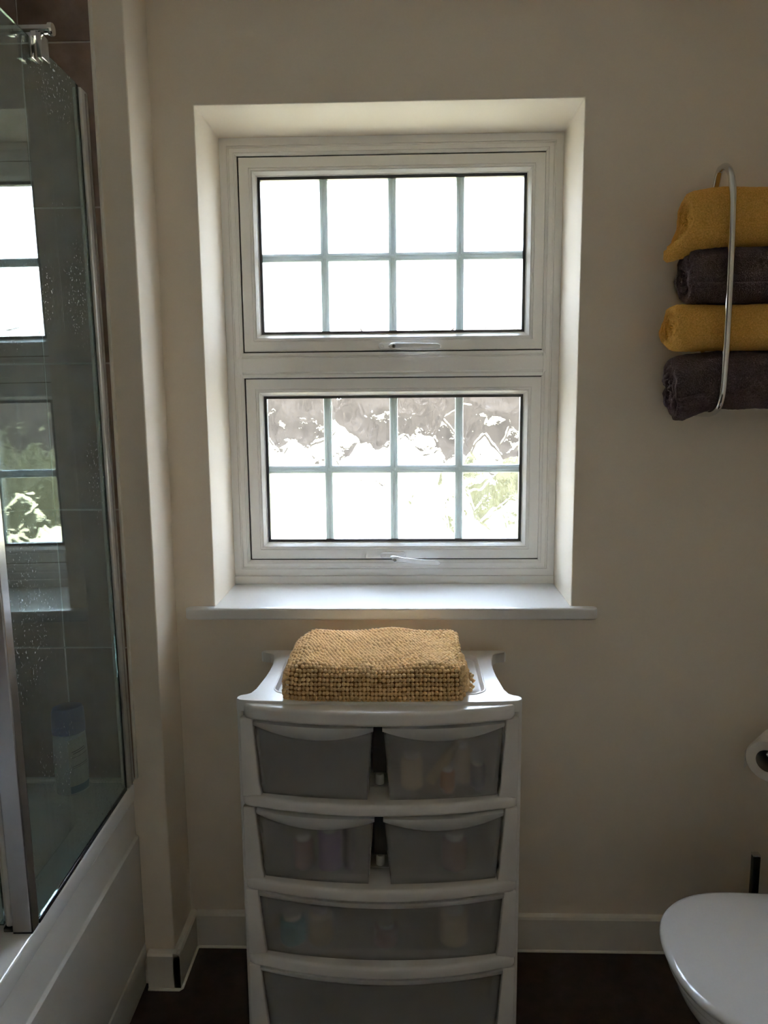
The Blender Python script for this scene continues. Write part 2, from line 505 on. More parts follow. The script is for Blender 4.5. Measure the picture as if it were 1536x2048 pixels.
def sash(z0, z1, gz0, gz1, zb):
    x0, x1 = -0.4495, 0.3655
    ins = 0.047
    s = framep('sash', x0, x1, z0, z1,
        [(0, Y0 + 0.004), (0.0015, Y0 + 0.001), (0.027, Y0), (0.0275, Y0 + 0.002), (0.0295, Y0 + 0.002), (0.030, Y0), (0.0335, Y0 + 0.0005), (0.034, Y0 + 0.0025),
         (0.036, Y0 + 0.0025), (0.0365, Y0 + 0.001), (0.0425, Y0 + 0.009), (0.044, Y0 + 0.012), (ins, Y0 + 0.013), (ins, 0.30), (0, 0.30)], M_upvc, win)
    framep('gasket', x0 - 0.0045, x1 + 0.0045, z0 - 0.0045, z1 + 0.0045, [(0, Y0 + 0.008), (0.006, Y0 + 0.008), (0.006, Y0 + 0.012), (0, Y0 + 0.012)], M_black, s)
    gx0, gx1, a0, a1 = x0 + ins, x1 - ins, z0 + ins, z1 - ins
    # inner clear pane of the sealed unit, spacer, bars in the cavity, outer obscure pane
    box('pane', gx0, gx1, 0.2500, 0.2540, a0, a1, M_clear, s)
    framep('spacer', gx0, gx1, a0, a1, [(0, 0.2545), (0.0075, 0.2545), (0.0075, 0.2745), (0, 0.2745)], M_spacer, s)
    o = mesh('pane', boxv(gx0, gx1, 0.2750, 0.2790, a0, a1), BOXF, None, s)
    o.data.materials.append(M_clear); o.data.materials.append(M_obscure)
    for p in o.data.polygons:
        if p.normal.y > 0.5: p.material_index = 1
    hw = 0.0115
    def barprof(c):
        return [(c - hw, 0.2625), (c - hw + 0.002, 0.2595), (c - 0.0035, 0.2590), (c - 0.0025, 0.2605), (c + 0.0025, 0.2605), (c + 0.0035, 0.2590),
                (c + hw - 0.002, 0.2595), (c + hw, 0.2625), (c + hw - 0.002, 0.2680), (c - hw + 0.002, 0.2680)]
    for xb in (-0.2255, -0.0405, 0.1425):
        prism('glazing_bar', barprof(xb), a0 + 0.001, a1 - 0.001, 'z', M_bar, s)
    xsn = [gx0 + 0.001, -0.2255, -0.0405, 0.1425, gx1 - 0.001]
    for i in range(4):
        p0 = xsn[i] + (0.0085 if i else 0); p1 = xsn[i + 1] - (0.0085 if i < 3 else 0)
        prism('glazing_bar', [(y, z) for z, y in barprof(zb)], p0, p1, 'x', M_bar, s)
    for xb in (-0.2255, -0.0405, 0.1425):
        lathe('bar_joint', [(0.0005, 0.2560), (0.0035, 0.2562), (0.0055, 0.2575), (0.0055, 0.2592)], M_bar, s, loc=(xb, 0, zb), axis='y', n=16)
    return s
s_up = sash(1.6145, 2.1215, 0, 0, 1.866)
s_lo = sash(1.0325, 1.5405, 0, 0, 1.287)

def stadium(x0, x1, z0, z1, n=8):
    r = (z1 - z0) / 2; zc = (z0 + z1) / 2; out = []
    for k in range(n + 1):
        a = math.radians(-90 + 180 * k / n); out.append((x1 - r + r * math.cos(a), zc + r * math.sin(a)))
    for k in range(n + 1):
        a = math.radians(90 + 180 * k / n); out.append((x0 + r + r * math.cos(a), zc + r * math.sin(a)))
    return out

def window_handle(z, tilt, open_):
    h = empty('window_handle', (0, 0, 0)); h.parent = win
    prism('backplate', stadium(-0.080, -0.008, z - 0.0085, z + 0.0085), 0.2285, Y0, 'y', M_handle, h, b=0.002)
    lathe('screw_cover', [(0.0005, 0.2275), (0.0045, 0.2275), (0.0055, 0.2290)], M_handle, h, loc=(-0.070, 0, z), axis='y', n=18)
    # neck and lever: a swept flat blade with rounded tip
    n = 18; vs = []; fs = []
    for i in range(n + 1):
        t = i / n
        x = -0.052 + 0.141 * t
        y = 0.2285 - (0.038 if open_ else 0.030) * (1 - math.exp(-t * 6)) + 0.003 * t
        zz = z + tilt * t - (0.004 if open_ else 0.0)
        wz = 0.0085 if t < 0.2 else 0.0076
        if t < 0.1: wz *= math.sqrt(max(0.05, 1 - ((0.1 - t) / 0.1) ** 2)) 
        if t > 0.93: wz *= math.sqrt(max(0.03, 1 - ((t - 0.93) / 0.07) ** 2))
        th = 0.0130 * (1 - t) ** 3 + 0.0050
        if t < 0.25: th = max(th, 0.010)
        lean = 0.45 if open_ else 0.06
        for k in range(12):
            a_ = 2 * math.pi * k / 12
            cz = wz * (abs(math.cos(a_)) ** 0.6) * (1 if math.cos(a_) > 0 else -1)
            cy = th * 0.5 * (abs(math.sin(a_)) ** 0.6) * (1 if math.sin(a_) > 0 else -1)
            vs.append((x, y + cy - lean * cz * 0.9, zz + cz))
    for i in range(n):
        for k in range(12):
            l = (k + 1) % 12
            fs.append((i * 12 + k, i * 12 + l, (i + 1) * 12 + l, (i + 1) * 12 + k))
    fs.append(tuple(range(12))); fs.append(tuple(range(n * 12, n * 12 + 12)))
    mesh('lever', vs, fs, M_handle, h, True)
    yl = 0.1935 if open_ else 0.2010
    lathe('lock_rim', [(0.0048, yl + 0.006), (0.0052, yl - 0.0012), (0.0036, yl - 0.0016), (0.0034, yl + 0.001)], M_alu, h, loc=(-0.038, 0, z - (0.006 if open_ else 0.002)), axis='y', n=18)
    box('keyhole', -0.0388, -0.0372, yl - 0.0012, yl + 0.004, z - (0.006 if open_ else 0.002) - 0.003, z - (0.006 if open_ else 0.002) + 0.003, M_black, h)
window_handle(1.6265, -0.004, False)
window_handle(1.0440, -0.011, True)

# ------------------------------------------------------------------ outside
struct(box('ground', -160, 160, 0.36, 220, -0.6, -0.4, M_lawn))
def fence():
    f = empty('garden_fence', (0, 0, -0.4), label='brown timber panel fence beyond the sunlit lawn, seen through the obscure window glass', cat='fence')
    p0, p1 = Vector((-34, 46)), Vector((26, 12.5))
    d = p1 - p0; n = 36; u = d / n; ang = math.atan2(d.y, d.x); L_ = u.length
    for i in range(n):
        c = p0 + u * (i + 0.5)
        o = box('fence_panel', -L_ / 2 + 0.06, L_ / 2 - 0.06, -0.02, 0.02, 0.05, 3.1, M_brick, f)
        o.location = (c.x, c.y, 0); o.rotation_euler = (0, 0, ang)
        q = p0 + u * i
        o = box('fence_post', -0.06, 0.06, -0.06, 0.06, 0, 3.2, M_brick, f)
        o.location = (q.x, q.y, 0); o.rotation_euler = (0, 0, ang)
fence()
def hedge():
    vs = []; fs = []
    n, m_ = 150, 16
    p0, p1 = Vector((0.9, 11.2)), Vector((17, 8.0))
    d = p1 - p0; nn = Vector((-d.y, d.x)).normalized()
    for i in range(n + 1):
        c = p0 + d * i / n
        e = min(1, 6 * min(i, n - i) / n + 0.25)
        for k in range(m_ + 1):
            a_ = math.pi * k / m_
            off = -math.cos(a_) * 0.5 * e; h = (math.sin(a_) ** 0.45) * 1.25 * e
            g = 0.16 * noise.fractal(Vector((c.x * 2.2, c.y * 2.2 + off * 2, h * 2.2)), 1.0, 2.0, 4)
            vs.append((c.x + nn.x * (off + g), c.y + nn.y * (off + g), -0.4 + max(0, h + g * (1 if k not in (0, m_) else 0))))
    for i in range(n):
        for k in range(m_):
            q = i * (m_ + 1) + k
            fs.append((q, q + 1, q + m_ + 2, q + m_ + 1))
    # leaves standing off the body
    rnd = random.Random(3)
    base = list(vs)
    for _ in range(9000):
        v = Vector(rnd.choice(base)) + Vector((rnd.uniform(-.06, .06), rnd.uniform(-.06, .06), rnd.uniform(-.03, .08)))
        a_ = Vector((rnd.uniform(-1, 1), rnd.uniform(-1, 1), rnd.uniform(-1, 1))).normalized() * 0.045
        b_ = Vector((rnd.uniform(-1, 1), rnd.uniform(-1, 1), rnd.uniform(-1, 1))).normalized() * 0.03
        k = len(vs); vs.extend([v - a_, v + b_, v + a_, v - b_]); fs.append((k, k + 1, k + 2, k + 3))
    me = bpy.data.meshes.new('garden_hedge'); me.from_pydata([tuple(v) for v in vs], [], fs); me.update()
    o = link('garden_hedge', me, None, M_hedge)
    tag(o, 'low olive hedge outside, blurred by the right lower window panes', 'hedge')
hedge()

# ------------------------------------------------------------------ bath
RZ = 0.560
bath = empty('bathtub', (-0.676, BY - 0.002, 0), math.radians(1.2), 'white acrylic bathtub with a wide flat rim, along the left wall', 'bathtub')
bath.rotation_euler = (0, 0, math.radians(1.0))
BL, BW = 1.70, 0.715
def bathtub():
    # local: x 0 (outer edge, room side) .. -BW ; y 0 (tiled end) .. -BL
    n = 12
    def ring(x0, x1, y0, y1, r, z):
        return [(x, y, z) for x, y in rrect(x0, x1, y0, y1, r, n)]
    rings = [ring(-BW, 0, -BL, 0, 0.012, RZ - 0.040), ring(-BW, 0, -BL, 0, 0.012, RZ - 0.006), ring(-BW + 0.002, -0.002, -BL + 0.002, -0.002, 0.012, RZ - 0.0015),
             ring(-BW + 0.006, -0.006, -BL + 0.006, -0.006, 0.012, RZ),
             ring(-BW + 0.055, -0.070, -BL + 0.09, -0.09, 0.11, RZ), ring(-BW + 0.062, -0.077, -BL + 0.097, -0.097, 0.11, RZ - 0.004),
             ring(-BW + 0.070, -0.085, -BL + 0.105, -0.105, 0.12, RZ - 0.02), ring(-BW + 0.10, -0.115, -BL + 0.15, -0.15, 0.14, RZ - 0.22),
             ring(-BW + 0.13, -0.145, -BL + 0.22, -0.19, 0.15, RZ - 0.36), ring(-BW + 0.17, -0.185, -BL + 0.28, -0.24, 0.15, RZ - 0.40)]
    vs = [v for r in rings for v in r]; m = len(rings[0]); fs = []
    for i in range(len(rings) - 1):
        for k in range(m):
            l = (k + 1) % m
            fs.append((i * m + k, i * m + l, (i + 1) * m + l, (i + 1) * m + k))
    fs.append(tuple(range((len(rings) - 1) * m, len(rings) * m)))
    mesh('tub', vs, fs, M_acrylic, bath, True)
bathtub()
# side panel: profile in x-z, upper part set back, ledges facing up, plinth
pp = [(-0.006, RZ - 0.035), (-0.006, 0.420), (-0.004, 0.417), (0.001, 0.413), (0.001, 0.122), (-0.003, 0.119), (0.002, 0.114), (0.002, 0.078), (-0.003, 0.075), (-0.003, 0.001), (-0.03, 0.001), (-0.03, RZ - 0.035)]
prism('side_panel', pp, -BL, 0.0, 'y', M_panel, bath, b=0.0012)
tube('sealant_bead', [(-0.01, -0.006, RZ + 0.001), (-BW + 0.02, -0.006, RZ + 0.001)], 0.005, M_seal, bath, n=8)

# ------------------------------------------------------------------ shower screen on the rim
SCX, SCY = -0.684, BY - 0.0095
scr = empty('shower_screen', (SCX, SCY, RZ + 0.001), math.radians(1.5), 'glass shower screen with aluminium posts standing on the bath rim', 'shower screen')
scr.rotation_euler = (0, math.radians(-0.4), math.radians(1.5))
# local: y runs negative along the bath; origin at the wall
H = 1.585
box('wall_channel', -0.014, 0.010, -0.040, -0.001, 0.004, H - 0.004, M_alu_white, scr, b=0.004, seg=3)
box('wall_channel_rib', 0.0095, 0.0115, -0.022, -0.019, 0.004, H - 0.012, M_alu, scr)
box('edge_seal', -0.004, 0.004, -0.046, -0.0405, 0.006, H - 0.002, M_black, scr)
box('glass_panel', -0.003, 0.003, -0.517, -0.0465, 0.0102, H, M_shower, scr)
box('bottom_seal', -0.0045, 0.0045, -0.517, -0.041, 0.0005, 0.0100, M_spacer, scr, b=0.001)
post = prism('end_post', rrect(-0.032, 0.004, -0.545, -0.5175, 0.003, 4), 0.004, H, 'z', M_alu, scr)
tube('hinge_tube', [(-0.041, -0.531, 0.010), (-0.041, -0.531, H - 0.03)], 0.007, M_alu_white, scr)
box('hinge_foot', -0.050, -0.033, -0.541, -0.520, 0.0005, 0.0095, M_black, scr, b=0.002)
box('post_foot', -0.031, 0.003, -0.544, -0.519, 0.0005, 0.0038, M_spacer, scr)
# second, folded-in leaf of the screen, mostly out of the picture
box('folded_leaf', -0.34, -0.052, -0.534, -0.528, 0.010, H - 0.02, M_shower, scr)
# stabiliser bar clamped to the top edge
lz, ly = H, -0.248
clamp = empty('support_bar', (0, 0, 0), label='chrome bar and square clamp steadying the top edge of the glass screen', cat='bracket')
clamp.location = (SCX, SCY, RZ + 0.001)
cx = -(ly) * math.sin(math.radians(1.5))
tube('bar', [(cx + 0.028, ly, lz + 0.017), (XL + 0.010 - SCX, ly, lz + 0.017)], 0.0085, M_chrome, clamp, n=20)
lathe('end_cap', [(0.0005, 0.032), (0.0105, 0.0315), (0.0115, 0.029), (0.0115, 0.024), (0.009, 0.0235)], M_chrome, clamp, loc=(cx, ly, lz + 0.017), axis='x', n=24)
cl1 = box('clamp_jaw', cx + 0.0045, cx + 0.014, ly - 0.016, ly + 0.016, lz - 0.036, lz + 0.007, M_alu, clamp, b=0.0015)
cl2 = box('clamp_jaw', cx - 0.014, cx - 0.0045, ly - 0.016, ly + 0.016, lz - 0.036, lz + 0.007, M_alu, clamp, b=0.0015)
box('clamp_saddle', cx - 0.0045, cx + 0.0045, ly - 0.014, ly + 0.014, lz + 0.0015, lz + 0.010, M_chrome, clamp)
lathe('wall_flange', [(0.008, 0.010), (0.022, 0.010), (0.024, 0.004), (0.024, 0.0)], M_chrome, clamp, loc=(XL + 0.0088 - SCX, ly, lz + 0.017), axis='x', n=24)

# ------------------------------------------------------------------ bottle at the end of the bath
bt = empty('shampoo_bottle', (-0.812, -0.212, RZ + 0.001), math.radians(28), 'white plastic bottle with a large blue cap at the far end of the bath', 'bottle')
lathe('body', [(0.030, 0.0), (0.036, 0.004), (0.037, 0.02), (0.0385, 0.07), (0.0375, 0.12), (0.036, 0.150), (0.030, 0.160)], M_botw, bt, n=40, sx=1.0, sy=0.72)
lathe('cap', [(0.0335, 0.150), (0.0365, 0.152), (0.037, 0.162), (0.0355, 0.205), (0.032, 0.214), (0.024, 0.217)], M_blue, bt, n=40, sx=1.02, sy=0.76)
def wrap(name, a0, a1, z0, z1, m, off=0.0006, slant=0.0, n=14):
    vs = []; fs = []
    for j in range(7):
        for i in range(n + 1):
            t = i / n; a_ = math.radians(a0 + (a1 - a0) * t); z = z0 + (z1 - z0) * j / 6 + slant * t
            rr = np.interp(z, [0, 0.004, 0.02, 0.07, 0.12, 0.150, 0.16], [0.030, 0.036, 0.037, 0.0385, 0.0375, 0.036, 0.030]) + off
            vs.append((rr * math.cos(a_), rr * 0.72 * math.sin(a_) , z))
    for j in range(6):
        for i in range(n):
            q = j * (n + 1) + i; fs.append((q, q + 1, q + n + 2, q + n + 1))
    return mesh(name, vs, fs, m, bt, True)
wrap('label', -100, -20, 0.022, 0.138, M_label, slant=0.010)
wrap('label_foot', -100, -18, 0.006, 0.024, M_teal, off=0.0008, slant=0.004)
for z, a0, a1, t in ((0.108, -90, -40, 0.0022), (0.1035, -84, -34, 0.0022), (0.094, -92, -26, 0.0012), (0.072, -90, -30, 0.0016), (0.068, -92, -26, 0.001)):
    wrap('print_line', a0, a1, z, z + t, M_ink, off=0.0012, slant=0.008)

# ------------------------------------------------------------------ storage tower
tower = empty('drawer_tower', (-0.066, -0.19, 0), label='white plastic storage tower of frosted drawers, standing under the window', cat='storage tower')
tower_off = Vector((-0.066, -0.19, 0))
TW = empty('tower_local')   # helper removed below: geometry is written in world terms then parented
bpy.data.objects.remove(TW)
def adopt(o, p=tower, off=tower_off):
    o.parent = p
    o.data.transform(Matrix.Translation(-off))
    return o
TC = -0.066
def front_outline(hw, yback, yend, ymid, r=0.014, n=20):
    """plan outline: straight back, bowed front with rounded ends (x around TC)"""
    pts = [(TC + hw, yback), (TC - hw, yback)]
    pts += [(TC - hw, yend + r), (TC - hw + r * 0.3, yend + r * 0.35), (TC - hw + r, yend - 0.001)]
    for k in range(1, n):
        u = -1 + 2 * k / n
        pts.append((TC + u * (hw - r), yend + (ymid - yend) * (1 - u * u)))
    pts += [(TC + hw - r, yend - 0.001), (TC + hw - r * 0.3, yend + r * 0.35), (TC + hw, yend + r)]
    return pts
# outer case
for sx in (-1, 1):
    adopt(box('side_panel', TC + sx * 0.2695 - 0.001, TC + sx * 0.2695 + 0.001, -0.332, -0.045, 0.001, 0.826, M_plastic))
    for yp in (-0.341,):
        adopt(tube('leg', [(TC + sx * 0.3005, yp, 0.001), (TC + sx * 0.3005, yp, 0.826)], 0.0072, M_plastic, n=14))
adopt(box('back_panel', TC - 0.2685, TC + 0.2685, -0.043, -0.036, 0.02, 0.832, M_plastic))
SH = [(0.812, 0.843), (0.607, 0.634), (0.408, 0.437), (0.222, 0.252), (0.03, 0.06)]
for i, (z0, z1) in enumerate(SH[1:]):
    o = prism('shelf', front_outline(0.300, -0.31, -0.360, -0.402), z0, z1, 'z', M_plastic, None, b=0.008, seg=4)
    adopt(o)
    adopt(box('shelf_board', TC - 0.268, TC + 0.268, -0.312, -0.044, z1 - 0.006, z1 - 0.001, M_plastic))
for k in range(4):
    zt, zb = SH[k][0], SH[k + 1][1]
    for sx in (-1, 1):
        pts = [(TC + sx * 0.300, zb - 0.004), (TC + sx * 0.257, zb - 0.004), (TC + sx * 0.262, zb + 0.02), (TC + sx * 0.273, zt), (TC + sx * 0.300, zt)]
        adopt(prism('corner_post', pts, -0.358, -0.335, 'y', M_plastic, None, b=0.003))
        adopt(box('drawer_runner', TC + sx * 0.2665 - 0.002, TC + sx * 0.2665 + 0.002, -0.325, -0.05, zt - 0.034, zt - 0.030, M_plastic))
for k in (0, 1):
    zb = SH[k + 1][1]
    lathe_o = lathe('drawer_stop', [(0.010, zb), (0.010, zb + 0.018), (0.008, zb + 0.022), (0.002, zb + 0.0235)], M_plastic, None, loc=(TC - 0.001, -0.300, 0), n=20)
    adopt(lathe_o)
    adopt(box('gap_shade_block', TC - 0.0145, TC + 0.0145, -0.318, -0.05, zb + 0.034, SH[k][0], M_spacer))  # near-black block added to paint the shade in the gap between drawers
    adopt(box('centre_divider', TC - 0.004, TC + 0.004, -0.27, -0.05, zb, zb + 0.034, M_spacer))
# top: front lip
adopt(prism('front_lip', front_outline(0.292, -0.330, -0.372, -0.408, r=0.022, n=24), 0.812, 0.8445, 'z', M_plastic, None, b=0.0075, seg=4))
# top: lid with ears and a recessed tray
def lid():
    half = [(0.0, -0.026), (0.20, -0.026), (0.298, -0.026), (0.306, -0.028), (0.310, -0.036), (0.306, -0.043), (0.296, -0.046), (0.284, -0.050), (0.276, -0.062), (0.270, -0.09), (0.266, -0.13),
            (0.266, -0.17), (0.268, -0.21), (0.272, -0.25), (0.276, -0.29), (0.283, -0.315), (0.294, -0.325), (0.303, -0.328), (0.308, -0.336), (0.307, -0.347), (0.299, -0.353), (0.28, -0.356), (0.262, -0.358),
            (0.20, -0.362), (0.10, -0.366), (0.0, -0.368)]
    out = [(TC + x, y) for x, y in half] + [(TC - x, y) for x, y in half[-2:0:-1]]
    # resample the inner rounded rectangle to match by angle
    inner_raw = rrect(TC - 0.232, TC + 0.232, -0.318, -0.058, 0.035, 10)
    cx_, cy_ = TC, -0.19
    def hit(ang, rr):
        best = None
        d = Vector((math.cos(ang), math.sin(ang)))
        for i in range(len(rr)):
            p = Vector(rr[i]) - Vector((cx_, cy_)); q = Vector(rr[(i + 1) % len(rr)]) - Vector((cx_, cy_))
            e = q - p; den = d.x * e.y - d.y * e.x
            if abs(den) < 1e-12: continue
            t = (p.x * e.y - p.y * e.x) / den; s = (p.x * d.y - p.y * d.x) / den
            if t > 0 and -1e-6 <= s <= 1 + 1e-6:
                if best is None or t > best: best = t
        return (cx_ + d.x * best, cy_ + d.y * best)
    # denser outline: add intermediate points and the angles of the inner corners
    dense = []
    for i in range(len(out)):
        p, q = Vector(out[i]), Vector(out[(i + 1) % len(out)])
        m = max(1, int((q - p).length / 0.012))
        for k in range(m): dense.append(tuple(p.lerp(q, k / m)))
    angs = [math.atan2(y - cy_, x - cx_) for x, y in dense]
    def sc(r0, x0, y0, z): return z
    rings = []
    rings.append([(x, y, 0.8255) for x, y in dense])
    rings.append([(x, y, 0.8480) for x, y in dense])
    def shrink(p, d):
        v = Vector((p[0] - cx_, p[1] - cy_)); L_ = v.length; v *= (L_ - d) / L_
        return (cx_ + v.x, cy_ + v.y)
    rings.append([(*shrink(p, 0.0018), 0.8505) for p in dense])
    inn = [hit(a_, inner_raw) for a_ in angs]
    rings.append([(*shrink(p, -0.0045), 0.8505) for p in inn])
    rings.append([(*shrink(p, -0.0030), 0.8522) for p in inn])
    rings.append([(*shrink(p, -0.0008), 0.8522) for p in inn])
    rings.append([(*shrink(p, 0.0012), 0.8500) for p in inn])
    rings.append([(*shrink(p, 0.0060), 0.8430) for p in inn])
    rings.append([(*shrink(p, 0.0090), 0.8415) for p in inn])
    m = len(dense)
    vs = [v for r in rings for v in r]; fs = []
    for i in range(len(rings) - 1):
        for k in range(m):
            l = (k + 1) % m
            fs.append((i * m + k, i * m + l, (i + 1) * m + l, (i + 1) * m + k))
    fs.append(tuple(range((len(rings) - 1) * m, len(rings) * m)))
    fs.append(tuple(range(m)))
    o = mesh('lid', vs, fs, M_plastic, None, True)
    e = o.modifiers.new('es', 'EDGE_SPLIT'); e.split_angle = 0.5
    adopt(o)
lid()

# frosted drawers
def drawer(name, x0, x1, taper, z0, z1, lipmid, lipend):
    d = empty(name); d.parent = tower
    def yf(x):      # follows the bow of the shelf front
        u = (x - TC) / 0.29
        return -0.350 - 0.034 * (1 - u * u)
    n, m_ = 24, 8
    vs = []; fs = []
    for j in range(m_ + 1):
        v = j / m_
        z = z0 + (z1 - z0) * v
        for i in range(n + 1):
            u = i / n
            x = (x0 + taper * (1 - v)) * (1 - u) + (x1 - taper * (1 - v)) * u
            vs.append((x, yf(x) + 0.006 * (1 - v), z))
    for j in range(m_):
        for i in range(n):
            q = j * (n + 1) + i; fs.append((q, q + 1, q + n + 2, q + n + 1))
    fr = mesh('front', vs, fs, M_frost, None, True)
    so = fr.modifiers.new('s', 'SOLIDIFY'); so.thickness = 0.002; so.offset = -1
    adopt(fr, d)
    # tub behind the front: sides, floor, back
    xb0, xb1 = x0 + taper, x1 - taper
    vs = [(x0 + 0.007, -0.345, z1 - 0.006), (x0 + 0.009, -0.075, z1 - 0.006), (x1 - 0.009, -0.075, z1 - 0.006), (x1 - 0.007, -0.345, z1 - 0.006),
          (xb0, -0.345, z0 + 0.001), (xb0 + 0.004, -0.080, z0 + 0.001), (xb1 - 0.004, -0.080, z0 + 0.001), (xb1, -0.345, z0 + 0.001)]
    fs = [(0, 1, 5, 4), (1, 2, 6, 5), (2, 3, 7, 6), (4, 5, 6, 7)]
    tb = mesh('tray', vs, fs, M_lip, None)
    so = tb.modifiers.new('s', 'SOLIDIFY'); so.thickness = 0.0018; so.offset = 1
    adopt(tb, d)
    # handle lip: full width brim curving down in the middle
    vs = []; fs = []
    prof = 7
    for i in range(n + 1):
        u = i / n; x = x0 - 0.002 + (x1 - x0 + 0.004) * u
        c = 1 - (2 * u - 1) ** 2
        hgt = lipend + (lipmid - lipend) * c
        yb_ = yf(x)
        for k in range(prof):
            t = k / (prof - 1)
            out_ = 0.0125 * (1 - t ** 2.2) * (0.45 + 0.55 * c) + 0.0015
            vs.append((x, yb_ - out_, z1 + 0.002 - hgt * t))
        vs.append((x, yb_ - 0.0002, z1 + 0.002 - hgt - 0.0006))
        vs.append((x, yb_ + 0.012, z1 + 0.0035))
        vs.append((x, yb_ - 0.008 * (0.45 + 0.55 * c), z1 + 0.0035))
    P = prof + 3
    for i in range(n):
        for k in range(P):
            l = (k + 1) % P
            fs.append((i * P + k, i * P + l, (i + 1) * P + l, (i + 1) * P + k))
    fs.append(tuple(range(P))); fs.append(tuple(range(n * P, n * P + P)))
    lp = mesh('handle_lip', vs, fs, M_lip, None, True)
    e = lp.modifiers.new('es', 'EDGE_SPLIT'); e.split_angle = 0.6
    adopt(lp, d)
    return d
for k in (0, 1):
    zt, zb = SH[k][0] - 0.010, SH[k + 1][1] + 0.002
    d = drawer('small_drawer', TC - 0.268, TC - 0.012, 0.013, zb, zt, 0.034, 0.010)
    d['label'] = ('upper' if k == 0 else 'second row') + ' small frosted drawer on the left'
    d = drawer('small_drawer', TC + 0.011, TC + 0.267, 0.013, zb, zt, 0.034, 0.010)
    d['label'] = ('upper' if k == 0 else 'second row') + ' small frosted drawer on the right'
for k in (2, 3):
    zt, zb = SH[k][0] - 0.006, SH[k + 1][1] + 0.002
    drawer('wide_drawer', TC - 0.271, TC + 0.271, 0.014, zb, zt, 0.020, 0.012)

# things seen dimly through the drawer fronts
def tubeitem(name, x, y, z, r, h, m, label, cat, rot=(0, 0, 0), capm=None):
    e = empty(name, (x, y, z), 0, label, cat)
    e.rotation_euler = rot
    lathe('body', [(r * 0.85, 0), (r, 0.003), (r, h * 0.75), (r * 0.8, h * 0.82)], m, e, n=18)
    lathe('cap', [(r * 0.7, h * 0.825), (r * 0.72, h * 0.98), (r * 0.6, h)], capm or M_handle, e, n=18)
Zt1, Zt2, Zt3 = SH[1][1] + 0.006, SH[2][1] + 0.006, SH[3][1] + 0.006
tubeitem('cosmetic_bottle', 0.083, -0.330, Zt1, 0.017, 0.050, M_orange, 'orange pot faintly visible through the upper right drawer front', 'bottle')
tubeitem('cosmetic_bottle', 0.045, -0.325, Zt1 + 0.012, 0.012, 0.110, M_cream, 'pale tube leaning inside the upper right drawer', 'bottle', rot=(0, math.radians(33), 0), capm=M_cream)
tubeitem('cosmetic_bottle', 0.005, -0.325, Zt1, 0.024, 0.085, M_cream, 'round cream jar at the left of the upper right drawer', 'bottle')
tubeitem('cosmetic_bottle', 0.118, -0.300, Zt1, 0.018, 0.098, M_cream, 'cream bottle behind the orange pot in the upper right drawer', 'bottle')
tubeitem('cosmetic_bottle', 0.150, -0.318, Zt1, 0.017, 0.060, M_darkb, 'dark blue bottle at the right of the upper right drawer', 'bottle')
tubeitem('cosmetic_bottle', -0.180, -0.322, Zt2, 0.026, 0.110, M_purple, 'purple bottle showing through the second row left drawer', 'bottle')
tubeitem('cosmetic_bottle', -0.138, -0.318, Zt2, 0.014, 0.120, M_darkb, 'dark slim bottle beside the purple one in the left drawer', 'bottle', capm=M_darkb)
tubeitem('cosmetic_bottle', -0.240, -0.318, Zt2, 0.022, 0.080, M_pink, 'dusty pink pot in the second row left drawer', 'bottle')
tubeitem('cosmetic_bottle', 0.100, -0.315, Zt2, 0.028, 0.085, M_pink, 'dusty pink pot in the second row right drawer', 'bottle')
tubeitem('cosmetic_bottle', -0.270, -0.318, Zt3, 0.030, 0.070, M_tealb, 'teal pot at the left end of the wide drawer', 'bottle')
tubeitem('cosmetic_bottle', -0.205, -0.318, Zt3, 0.028, 0.090, M_cream, 'cream pot beside the teal one in the wide drawer', 'bottle')
tubeitem('cosmetic_bottle', 0.100, -0.312, Zt3, 0.032, 0.090, M_cream, 'cream pot at the right of the wide drawer', 'bottle')
tubeitem('cosmetic_bottle', -0.055, -0.325, Zt3, 0.026, 0.055, M_pink, 'low pink pot in the middle of the wide drawer', 'bottle')

